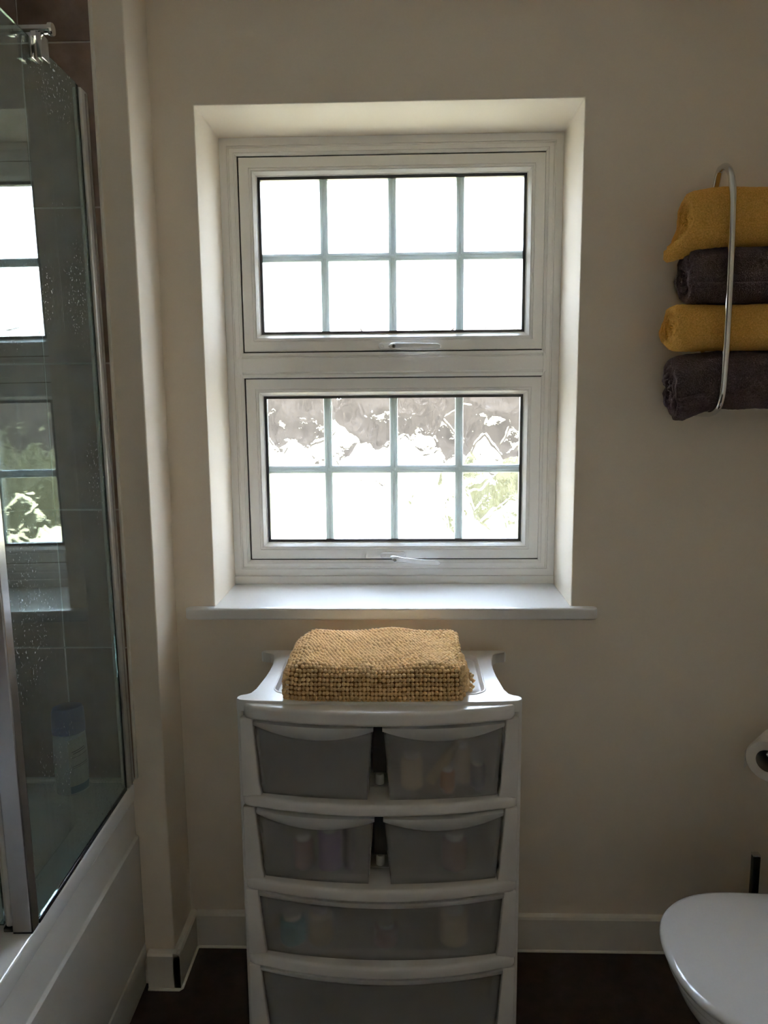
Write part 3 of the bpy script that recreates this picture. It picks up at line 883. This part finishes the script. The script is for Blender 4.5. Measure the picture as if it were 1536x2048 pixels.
# ------------------------------------------------------------------ folded chenille bath mat
def bathmat():
    root = empty('bath_mat', (-0.072, -0.215, 0.8425), 0, 'folded mustard bath mat covered in chenille bobbles, lying on the storage tower', 'bath mat')
    ox, oy, oz = root.location
    X0, X1 = -0.262, 0.110
    yc, zc, A, B = -0.222, 0.0, 0.140, 0.0
    def hfun(x, y):
        u = (x - X0) / (X1 - X0); v = (y + 0.36) / 0.28
        h = 0.0
        h += 0.010 * math.exp(-((u - 0.10) / 0.10) ** 2) * (0.3 + 0.7 * v)
        h += 0.013 * math.exp(-((u - 0.52) / 0.22) ** 2) * v
        h -= 0.010 * math.exp(-((u - 0.50) / 0.20) ** 2) * (1 - v)
        h += 0.004 * noise.noise(Vector((x * 14, y * 16, 3.1)))
        h += 0.0025 * math.sin(u * 17 + v * 4)
        return h
    zb, zt = 0.8445, 0.9225
    def prof(s, e):
        """s in 0..1 round the section from the back foot over the top to the front foot; e shrinks at the ends"""
        pts = PP
        return pts
    # section polyline (y,z)
    def section(x):
        u = (x - X0) / (X1 - X0)
        e = 1.0
        if u < 0.10: e = 1 - 0.16 * (1 - u / 0.10) ** 2
        if u > 0.97: e = 1 - 0.05 * ((u - 0.97) / 0.03) ** 2
        yb, yf = -0.088 - 0.006 * math.sin(u * 5), -0.352 - 0.006 * math.sin(u * math.pi)
        # corners
        rb, rf = 0.022, 0.030
        pts = []
        def P(y, z): pts.append((y, z))
        P(yb - 0.010, zb + 0.002)
        for k in range(9):
            a_ = math.radians(-60 + 60 * k / 8); P(yb - 0.010 + 0.012 * math.cos(a_), zb + 0.012 + 0.012 * math.sin(a_))
        for k in range(9):
            a_ = math.radians(90 * k / 8); P(yb - rb + rb * math.cos(a_), zt - rb + rb * math.sin(a_))
        for k in range(1, 20):
            P(yb - rb + (yf + rf - yb + rb) * k / 20, zt)
        for k in range(9):
            a_ = math.radians(90 + 80 * k / 8); P(yf + rf + rf * math.cos(a_), zt - rf + rf * math.sin(a_))
        bulge = 0.004
        for k in range(9):
            a_ = math.radians(180 + 70 * k / 8); P(yf - bulge + 0.018 + 0.018 * math.cos(a_), zb + 0.018 + 0.018 * math.sin(a_))
        out = []
        ym = (yb + yf) / 2; zm = (zb + zt) / 2
        for y, z in pts:
            f = max(0, (z - zb) / (zt - zb))
            z2 = zb + (z - zb) * e + hfun(x, y) * f * f
            y2 = ym + (y - ym) * (1 - (1 - e) * 0.35)
            y2 += 0.0018 * noise.noise(Vector((x * 30, z * 60, 1.7)))
            out.append((y2, z2))
        return out
    def resample(pts, step, phase):
        P_ = [Vector(p) for p in pts]; acc = [0]
        for i in range(1, len(P_)): acc.append(acc[-1] + (P_[i] - P_[i - 1]).length)
        L_ = acc[-1]; n = int(L_ / step); res = []
        ys = np.interp(np.linspace(0, L_, n), acc, [p.x for p in P_]); zz = np.interp(np.linspace(0, L_, n), acc, [p.y for p in P_])
        return list(zip(ys, zz))
    # base body
    nx = 40; secs = []
    for i in range(nx + 1):
        x = X0 + 0.003 + (X1 - X0 - 0.006) * i / nx
        secs.append([(x, y, z) for y, z in section(x)])
    m_ = len(secs[0]); vs = []; fs = []
    ym = -0.222; 
    for sct in secs:
        for x, y, z in sct:
            vs.append((x, ym + (y - ym) * 0.985, zb + 0.001 + (z - zb) * 0.965))
    for i in range(nx):
        for k in range(m_):
            l = (k + 1) % m_
            fs.append((i * m_ + k, i * m_ + l, (i + 1) * m_ + l, (i + 1) * m_ + k))
    fs.append(tuple(range(m_))); fs.append(tuple(range(nx * m_, nx * m_ + m_)))
    off = Vector((ox, oy, oz))
    body = mesh('backing', [tuple(Vector(v) - off) for v in vs], fs, M_matbase, root, True)
    # bobbles
    C_ = []   # centre, (rx, ry, rz), tangent angle
    stepx = 0.0086; ncol = int((X1 - X0) / stepx)
    for i in range(ncol + 1):
        x = X0 + 0.002 + stepx * i
        pts = section(x)
        rows = resample(pts, 0.0092, 0)
        nr = len(rows)
        for j, (y, z) in enumerate(rows):
            topf = max(0.0, min(1.0, (z - zt + 0.016) / 0.012))
            jx = random.uniform(-.0009, .0009); jy = random.uniform(-.0008, .0008); jz = random.uniform(-.0006, .0006)
            r = random.uniform(0.0043, 0.0050)
            C_.append((x + jx + (0.5 * stepx if j % 2 else 0) * topf + 0.0018 * topf * noise.noise(Vector((x * 9, y * 9, 5))) + 0.0012 * noise.noise(Vector((x * 20, y * 20, z * 20))), y + jy, z + jz - 0.001, r * 1.02, r * 1.06, r * 0.98))
    # left end cap
    for x, shr in ((X0 - 0.004, 0.93), (X0 - 0.007, 0.80), (X0 - 0.008, 0.64), (X0 - 0.008, 0.46)):
        sct = section(X0)
        zm = (zb + zt) / 2
        pts = [(ym + (y - ym) * (0.985 if shr > 0.7 else 0.96), zm - 0.004 + (z - zm) * shr) for y, z in sct]
        for y, z in resample(pts, 0.0092, 0):
            C_.append((x + random.uniform(-.001, .001), y, z, 0.0045, 0.0045, 0.0045))
    # right end: folded layers, each a run of long bobbles
    for q, (zc_, xo) in enumerate(((0.856, 0.004), (0.868, 0.010), (0.880, 0.006), (0.892, 0.009), (0.904, 0.004))):
        y = -0.335
        while y < -0.10:
            C_.append((X1 + xo + random.uniform(-.0015, .0015) + 0.006 * math.sin((y + 0.34) * 22), y, zc_ + random.uniform(-.0015, .0015), 0.0075, 0.0046, 0.0052))
            y += 0.0086
    # fold edge standing at the front right
    for k in range(9):
        C_.append((X1 + 0.002, -0.345, 0.850 + 0.0088 * k, 0.0045, 0.0055, 0.0058))
        C_.append((X1 + 0.009, -0.322, 0.850 + 0.0080 * k, 0.0045, 0.0055, 0.0058))
    bm = bmesh.new(); bmesh.ops.create_icosphere(bm, subdivisions=2, radius=1.0)
    bv = np.array([v.co[:] for v in bm.verts]); bf = np.array([[v.index for v in f.verts] for f in bm.faces]); bm.free()
    C = np.array(C_)
    V = (bv[None, :, :] * C[:, None, 3:6] + C[:, None, 0:3]) - np.array([ox, oy, oz])
    F_ = (bf[None, :, :] + (np.arange(len(C)) * len(bv))[:, None, None]).reshape(-1, 3)
    me = bpy.data.meshes.new('bobbles')
    V = V.reshape(-1, 3)
    me.vertices.add(len(V)); me.vertices.foreach_set('co', V.ravel())
    me.loops.add(len(F_) * 3); me.loops.foreach_set('vertex_index', F_.ravel())
    me.polygons.add(len(F_)); me.polygons.foreach_set('loop_start', np.arange(0, len(F_) * 3, 3))
    me.polygons.foreach_set('loop_total', np.full(len(F_), 3))
    me.update(calc_edges=True)
    o = link('bobbles', me, root, M_mat, True); o['kind'] = 'stuff'
    # tassel loops hanging out at the right
    for q, (y0, z0, dx, dz) in enumerate(((-0.262, 0.876, 0.026, -0.006), (-0.250, 0.868, 0.030, -0.012), (-0.272, 0.866, 0.026, -0.014), (-0.284, 0.858, 0.020, -0.010))):
        pts = []; rr = []
        for k in range(17):
            t = k / 16
            pts.append((X1 + 0.006 + dx * t - ox, y0 + 0.010 * math.sin(t * 3 + q) - oy, z0 + dz * t * t - oz)); rr.append(0.0042 + 0.0010 * math.sin(k * 2.1))
        tube('tassel', pts, rr, M_mat, root, n=10)
bathmat()

# ------------------------------------------------------------------ towel rack and towels
RX = 0.702
rack = empty('towel_rack', (RX, 0, 1.44), 0, 'chrome hoop towel rack on the wall right of the window, holding four rolled towels', 'towel rack')
def hoop(dx):
    c = [(dx, -0.002, 0.525 - 0.13), (dx, -0.030, 0.43), (dx, -0.042, 0.488), (dx, -0.058, 0.530), (dx, -0.088, 0.549), (dx, -0.122, 0.536), (dx, -0.146, 0.500), (dx, -0.156, 0.440), (dx, -0.162, 0.30), (dx, -0.163, 0.18),
         (dx, -0.160, 0.085), (dx, -0.150, 0.040), (dx, -0.128, 0.016), (dx, -0.090, 0.006), (dx, -0.040, 0.004), (dx, -0.002, 0.004)]
    c = c[1:]
    c = [(dx, -0.020, 0.02), (dx, -0.020, 0.20), (dx, -0.021, 0.40)] + c[2:]
    tube('hoop', smoothpath(c, 7), 0.0075, M_chrome, rack, n=18)
    lathe('wall_fixing', [(0.010, -0.022), (0.016, -0.010), (0.018, -0.0005)], M_chrome, rack, loc=(dx, 0, 0.20), axis='y', n=20)
hoop(0.0)
hoop(0.315)

def towel(name, label, m, zc, hz, yc, hy, xl, seed, flap=0.0, droop=0.0, bottomflap=0.0, turns=3.7, xend=1.100):
    root = empty(name, (0.86, yc, zc - hz), 0, label, 'towel')
    off = Vector(root.location)
    NT, NX = 200, 90
    th = 0.016
    vs = []; fs = []
    def outer(a_):
        c, s = math.cos(a_), math.sin(a_)
        n = 2.7
        k = (abs(c) ** n + abs(s) ** n) ** (-1 / n)
        return k * c, k * s
    spine = []
    for i in range(NT + 1):
        t = i / NT
        a_ = math.radians(200) + t * turns * 2 * math.pi
        rad = 1 - 0.10 * min(1, t * turns) - 0.27 * max(0, t * turns - 1)
        rad = max(rad, 0.10)
        c, s = outer(a_)
        spine.append((c * rad * (hy - th / 2), s * rad * (hz - th / 2), a_, t))
    ya, yb2 = min(p[0] for p in spine), max(p[0] for p in spine)
    za, zb2 = min(p[1] for p in spine), max(p[1] for p in spine)
    spine = [((p[0] - (ya + yb2) / 2) * 2 * (hy - th / 2) / (yb2 - ya), (p[1] - (za + zb2) / 2) * 2 * (hz - th / 2) / (zb2 - za), p[2], p[3]) for p in spine]
    P = 2 * (NT + 1)
    for j in range(NX + 1):
        q = j / NX
        qq = q ** 1.6
        for side in (0, 1):
            rng = range(NT + 1) if side == 0 else range(NT, -1, -1)
            for i in rng:
                y, z, a_, t = spine[i]
                y1, z1 = spine[min(NT, i + 1)][:2]; y0, z0 = spine[max(0, i - 1)][:2]
                ty, tz = y1 - y0, z1 - z0; L_ = math.hypot(ty, tz) + 1e-9
                ny, nz = tz / L_, -ty / L_
                o_ = th / 2 * (1 if side == 0 else -1)
                # left end: outer bottom layers run out further, inner ones sit back
                low = max(0, -math.sin(a_))
                xs_ = xl + 0.012 * noise.noise(Vector((a_ * 0.9, seed, 0))) + 0.007 * t * (1 if seed % 2 else -1) + 0.005 * noise.noise(Vector((t * 9, seed + 9, 0))) - flap * low ** 2 * (1 if t < 0.45 else 0.3) + 0.006 * noise.noise(Vector((a_ * 3, seed + 4, t * 5)))
                x = xs_ + (xend - xs_) * qq
                near = max(0, 1 - (x - xl) / 0.10)
                zz = z + nz * o_; yy_ = y + ny * o_
                ends = max(0, 1 - (x - xs_) / 0.016)
                rr_ = 1 - 0.10 * ends ** 2
                yy_ *= rr_; zz *= rr_
                pin = math.exp(-((x - RX) / 0.022) ** 2) * 0.003
                n1 = noise.noise(Vector((x * 16, a_ * 1.2, seed * 3.3 + t * 2))) * 0.0035
                n2 = noise.noise(Vector((x * 130, (yc + yy_) * 130, zz * 130))) * 0.0013
                sc_ = 1 + (n1 + n2) / max(0.012, math.hypot(yy_, zz))
                yy_ *= sc_; zz *= sc_
                if yy_ < 0: yy_ += pin * (-yy_ / hy)
                zz -= droop * near ** 1.2 * (0.35 + 0.65 * max(0, -zz / hz))
                if zz < 0: zz -= bottomflap * low * max(0, 1 - abs(x - xl) / 0.06)
                vs.append((x - off.x, yc + yy_ - off.y, zc + zz - off.z))
    for j in range(NX):
        for k in range(P):
            l = (k + 1) % P
            fs.append((j * P + k, j * P + l, (j + 1) * P + l, (j + 1) * P + k))
    for base in (0, NX * P):
        for i in range(NT):
            a0, a1 = base + i, base + i + 1
            b0, b1 = base + P - 1 - i, base + P - 2 - i
            fs.append((a0, a1, b1, b0))
    me = bpy.data.meshes.new('roll'); me.from_pydata(vs, [], fs)
    bm = bmesh.new(); bm.from_mesh(me); bmesh.ops.recalc_face_normals(bm, faces=bm.faces); bm.to_mesh(me); bm.free()
    o = link('roll', me, root, m, True)
    return root
towel('rolled_towel', 'mustard yellow rolled towel at the top of the rack, end flap drooping', M_ty, 1.880, 0.0640, -0.096, 0.056, 0.620, 1, flap=0.036, droop=0.022)
towel('rolled_towel', 'charcoal rolled towel between the two yellow towels, spiral end showing', M_tg, 1.7535, 0.0620, -0.096, 0.056, 0.626, 2, flap=-0.004)
towel('rolled_towel', 'mustard yellow rolled towel squeezed between the two charcoal towels', M_ty, 1.6395, 0.0515, -0.096, 0.056, 0.596, 3, turns=3.5)
towel('rolled_towel', 'charcoal rolled towel lowest in the rack, sagging at its left end', M_tg, 1.5215, 0.0660, -0.094, 0.054, 0.606, 4, droop=0.038, flap=-0.020)

# ------------------------------------------------------------------ toilet
def toilet():
    root = empty('toilet', (0.797, -0.592, 0), 0, 'white toilet with its rounded lid closed, at the lower right', 'toilet')
    # local x: lid front at about -0.31, back towards +x
    def dshape(x0, x1, hw, n=44, p=2.35):
        pts = []
        L_ = 0.19
        for k in range(n + 1):
            a_ = math.radians(90 + 180 * k / n)
            c, s = math.cos(a_), math.sin(a_)
            cc = -abs(c) ** (2 / p); ss = (abs(s) ** (2 / p)) * (1 if s > 0 else -1)
            pts.append((x0 + L_ + cc * L_, hw * ss))
        pts.append((x1, -hw * 0.95)); pts.append((x1, hw * 0.95))
        return pts
    def loft(name, rings, m, capb=True, capt=True):
        k = len(rings[0]); vs = [v for r in rings for v in r]; fs = []
        for i in range(len(rings) - 1):
            for a_ in range(k):
                b_ = (a_ + 1) % k; fs.append((i * k + a_, i * k + b_, (i + 1) * k + b_, (i + 1) * k + a_))
        if capb: fs.append(tuple(range(k)))
        if capt: fs.append(tuple(range((len(rings) - 1) * k, len(rings) * k)))
        o = mesh(name, vs, fs, m, root, True)
        return o
    def ring(x0, x1, hw, z, n=44): return [(x, y, z) for x, y in dshape(x0, x1, hw, n)]
    lidz = 0.420
    loft('lid', [ring(-0.294, 0.17, 0.186, lidz - 0.004), ring(-0.302, 0.17, 0.193, lidz), ring(-0.308, 0.17, 0.198, lidz + 0.006), ring(-0.310, 0.17, 0.200, lidz + 0.014), ring(-0.307, 0.17, 0.197, lidz + 0.0195),
                 ring(-0.300, 0.17, 0.190, lidz + 0.0222), ring(-0.270, 0.17, 0.165, lidz + 0.0240), ring(-0.150, 0.16, 0.080, lidz + 0.0250)], M_ceramic)
    loft('seat', [ring(-0.292, 0.16, 0.183, lidz - 0.022), ring(-0.299, 0.16, 0.190, lidz - 0.017), ring(-0.299, 0.16, 0.190, lidz - 0.009), ring(-0.292, 0.16, 0.184, lidz - 0.005)], M_ceramic)
    loft('bowl', [ring(-0.12, 0.30, 0.105, 0.001), ring(-0.12, 0.30, 0.105, 0.03), ring(-0.13, 0.30, 0.105, 0.12), ring(-0.18, 0.30, 0.125, 0.22), ring(-0.245, 0.30, 0.155, 0.31), ring(-0.282, 0.30, 0.176, 0.365), ring(-0.288, 0.30, 0.180, 0.390), ring(-0.284, 0.30, 0.177, 0.3965)], M_ceramic)
    box('hinge', 0.135, 0.160, -0.075, 0.075, 0.400, 0.446, M_chrome, root, b=0.006)
    box('cistern', 0.19, 0.352, -0.19, 0.19, 0.398, 0.76, M_ceramic, root, b=0.02, seg=4)
    box('cistern_lid', 0.18, 0.356, -0.20, 0.20, 0.762, 0.79, M_ceramic, root, b=0.010, seg=3)
    lathe('flush_button', [(0.022, 0.791), (0.022, 0.796), (0.018, 0.798)], M_chrome, root, loc=(0.27, 0, 0), n=24)
    root.rotation_euler = (0, 0, math.radians(0))
toilet()

# ------------------------------------------------------------------ toilet roll and holder
rc = Vector((0.864, -0.142, 0.612))
roll = empty('toilet_roll', rc, math.radians(-42), 'white toilet roll on the wall holder above the toilet lid', 'toilet roll')
# local -y faces the room
def troll():
    n = 48; R0, R1, L_ = 0.0275, 0.052, 0.098
    prof = [(R0, 0), (R1 - 0.003, 0), (R1, 0.003), (R1, L_), (R0, L_)]
    vs = []; fs = []
    for r, h in prof:
        for k in range(n):
            a_ = 2 * math.pi * k / n; vs.append((r * math.cos(a_), h, r * math.sin(a_)))
    for i in range(len(prof)):
        j = (i + 1) % len(prof)
        for k in range(n):
            l = (k + 1) % n; fs.append((i * n + k, i * n + l, j * n + l, j * n + k))
    o = mesh('paper', vs, fs, M_paper, roll, True); e = o.modifiers.new('es', 'EDGE_SPLIT'); e.split_angle = 0.7
    vs = []; fs = []
    for r, h in ((R0 - 0.0002, 0.0006), (R0 - 0.0002, L_ - 0.0006), (R0 - 0.0015, L_ - 0.0006), (R0 - 0.0015, 0.0006)):
        for k in range(n):
            a_ = 2 * math.pi * k / n; vs.append((r * math.cos(a_), h, r * math.sin(a_)))
    for i in range(4):
        j = (i + 1) % 4
        for k in range(n):
            l = (k + 1) % n; fs.append((i * n + k, i * n + l, j * n + l, j * n + k))
    mesh('core', vs, fs, M_card, roll, True)
    o = prism('loose_sheet', [(-R1 - 0.0006, 0.01), (-R1 - 0.0018, 0.01), (-R1 - 0.0022, -0.036), (-R1 - 0.001, -0.036)], 0.001, L_ - 0.001, 'y', M_paper, roll)
troll()
hold = empty('toilet_roll_holder', (0.935, -0.001, 0.620), 0, 'chrome toilet roll holder arm fixed to the window wall', 'holder')
ax = Vector((math.sin(math.radians(42)), math.cos(math.radians(42)), 0))
def loc(p): return tuple(Vector(p) - hold.location)
e0 = rc + ax * 0.010 + Vector((0, 0, 0.016)); e1 = rc + ax * 0.112 + Vector((0, 0, 0.016))
tube('arm', [loc(e0), loc(e1), loc((e1.x + 0.012, e1.y + 0.012, e1.z)), loc((e1.x + 0.012, -0.012, e1.z))], 0.0055, M_chrome, hold)
lathe('arm_tip', [(0.002, -0.004), (0.008, -0.002), (0.009, 0.004), (0.006, 0.008)], M_chrome, hold, loc=loc(e0), axis='y', n=18)
lathe('wall_plate', [(0.008, -0.014), (0.022, -0.010), (0.024, 0.0)], M_chrome, hold, loc=loc((e1.x + 0.012, -0.0005, e1.z)), axis='y', n=24)

# ------------------------------------------------------------------ toilet brush
tb = empty('toilet_brush', (0.874, -0.095, 0), 0, 'dark chrome toilet brush with a square handle, behind the toilet lid', 'toilet brush')
lathe('holder_cup', [(0.040, 0.001), (0.042, 0.006), (0.042, 0.17), (0.039, 0.176), (0.012, 0.178)], M_dark, tb, n=28)
box('handle', -0.0085, 0.0085, -0.0085, 0.0085, 0.178, 0.336, M_dark, tb, b=0.001)
box('handle_cap', -0.0092, 0.0092, -0.0092, 0.0092, 0.336, 0.341, M_chrome, tb, b=0.001)
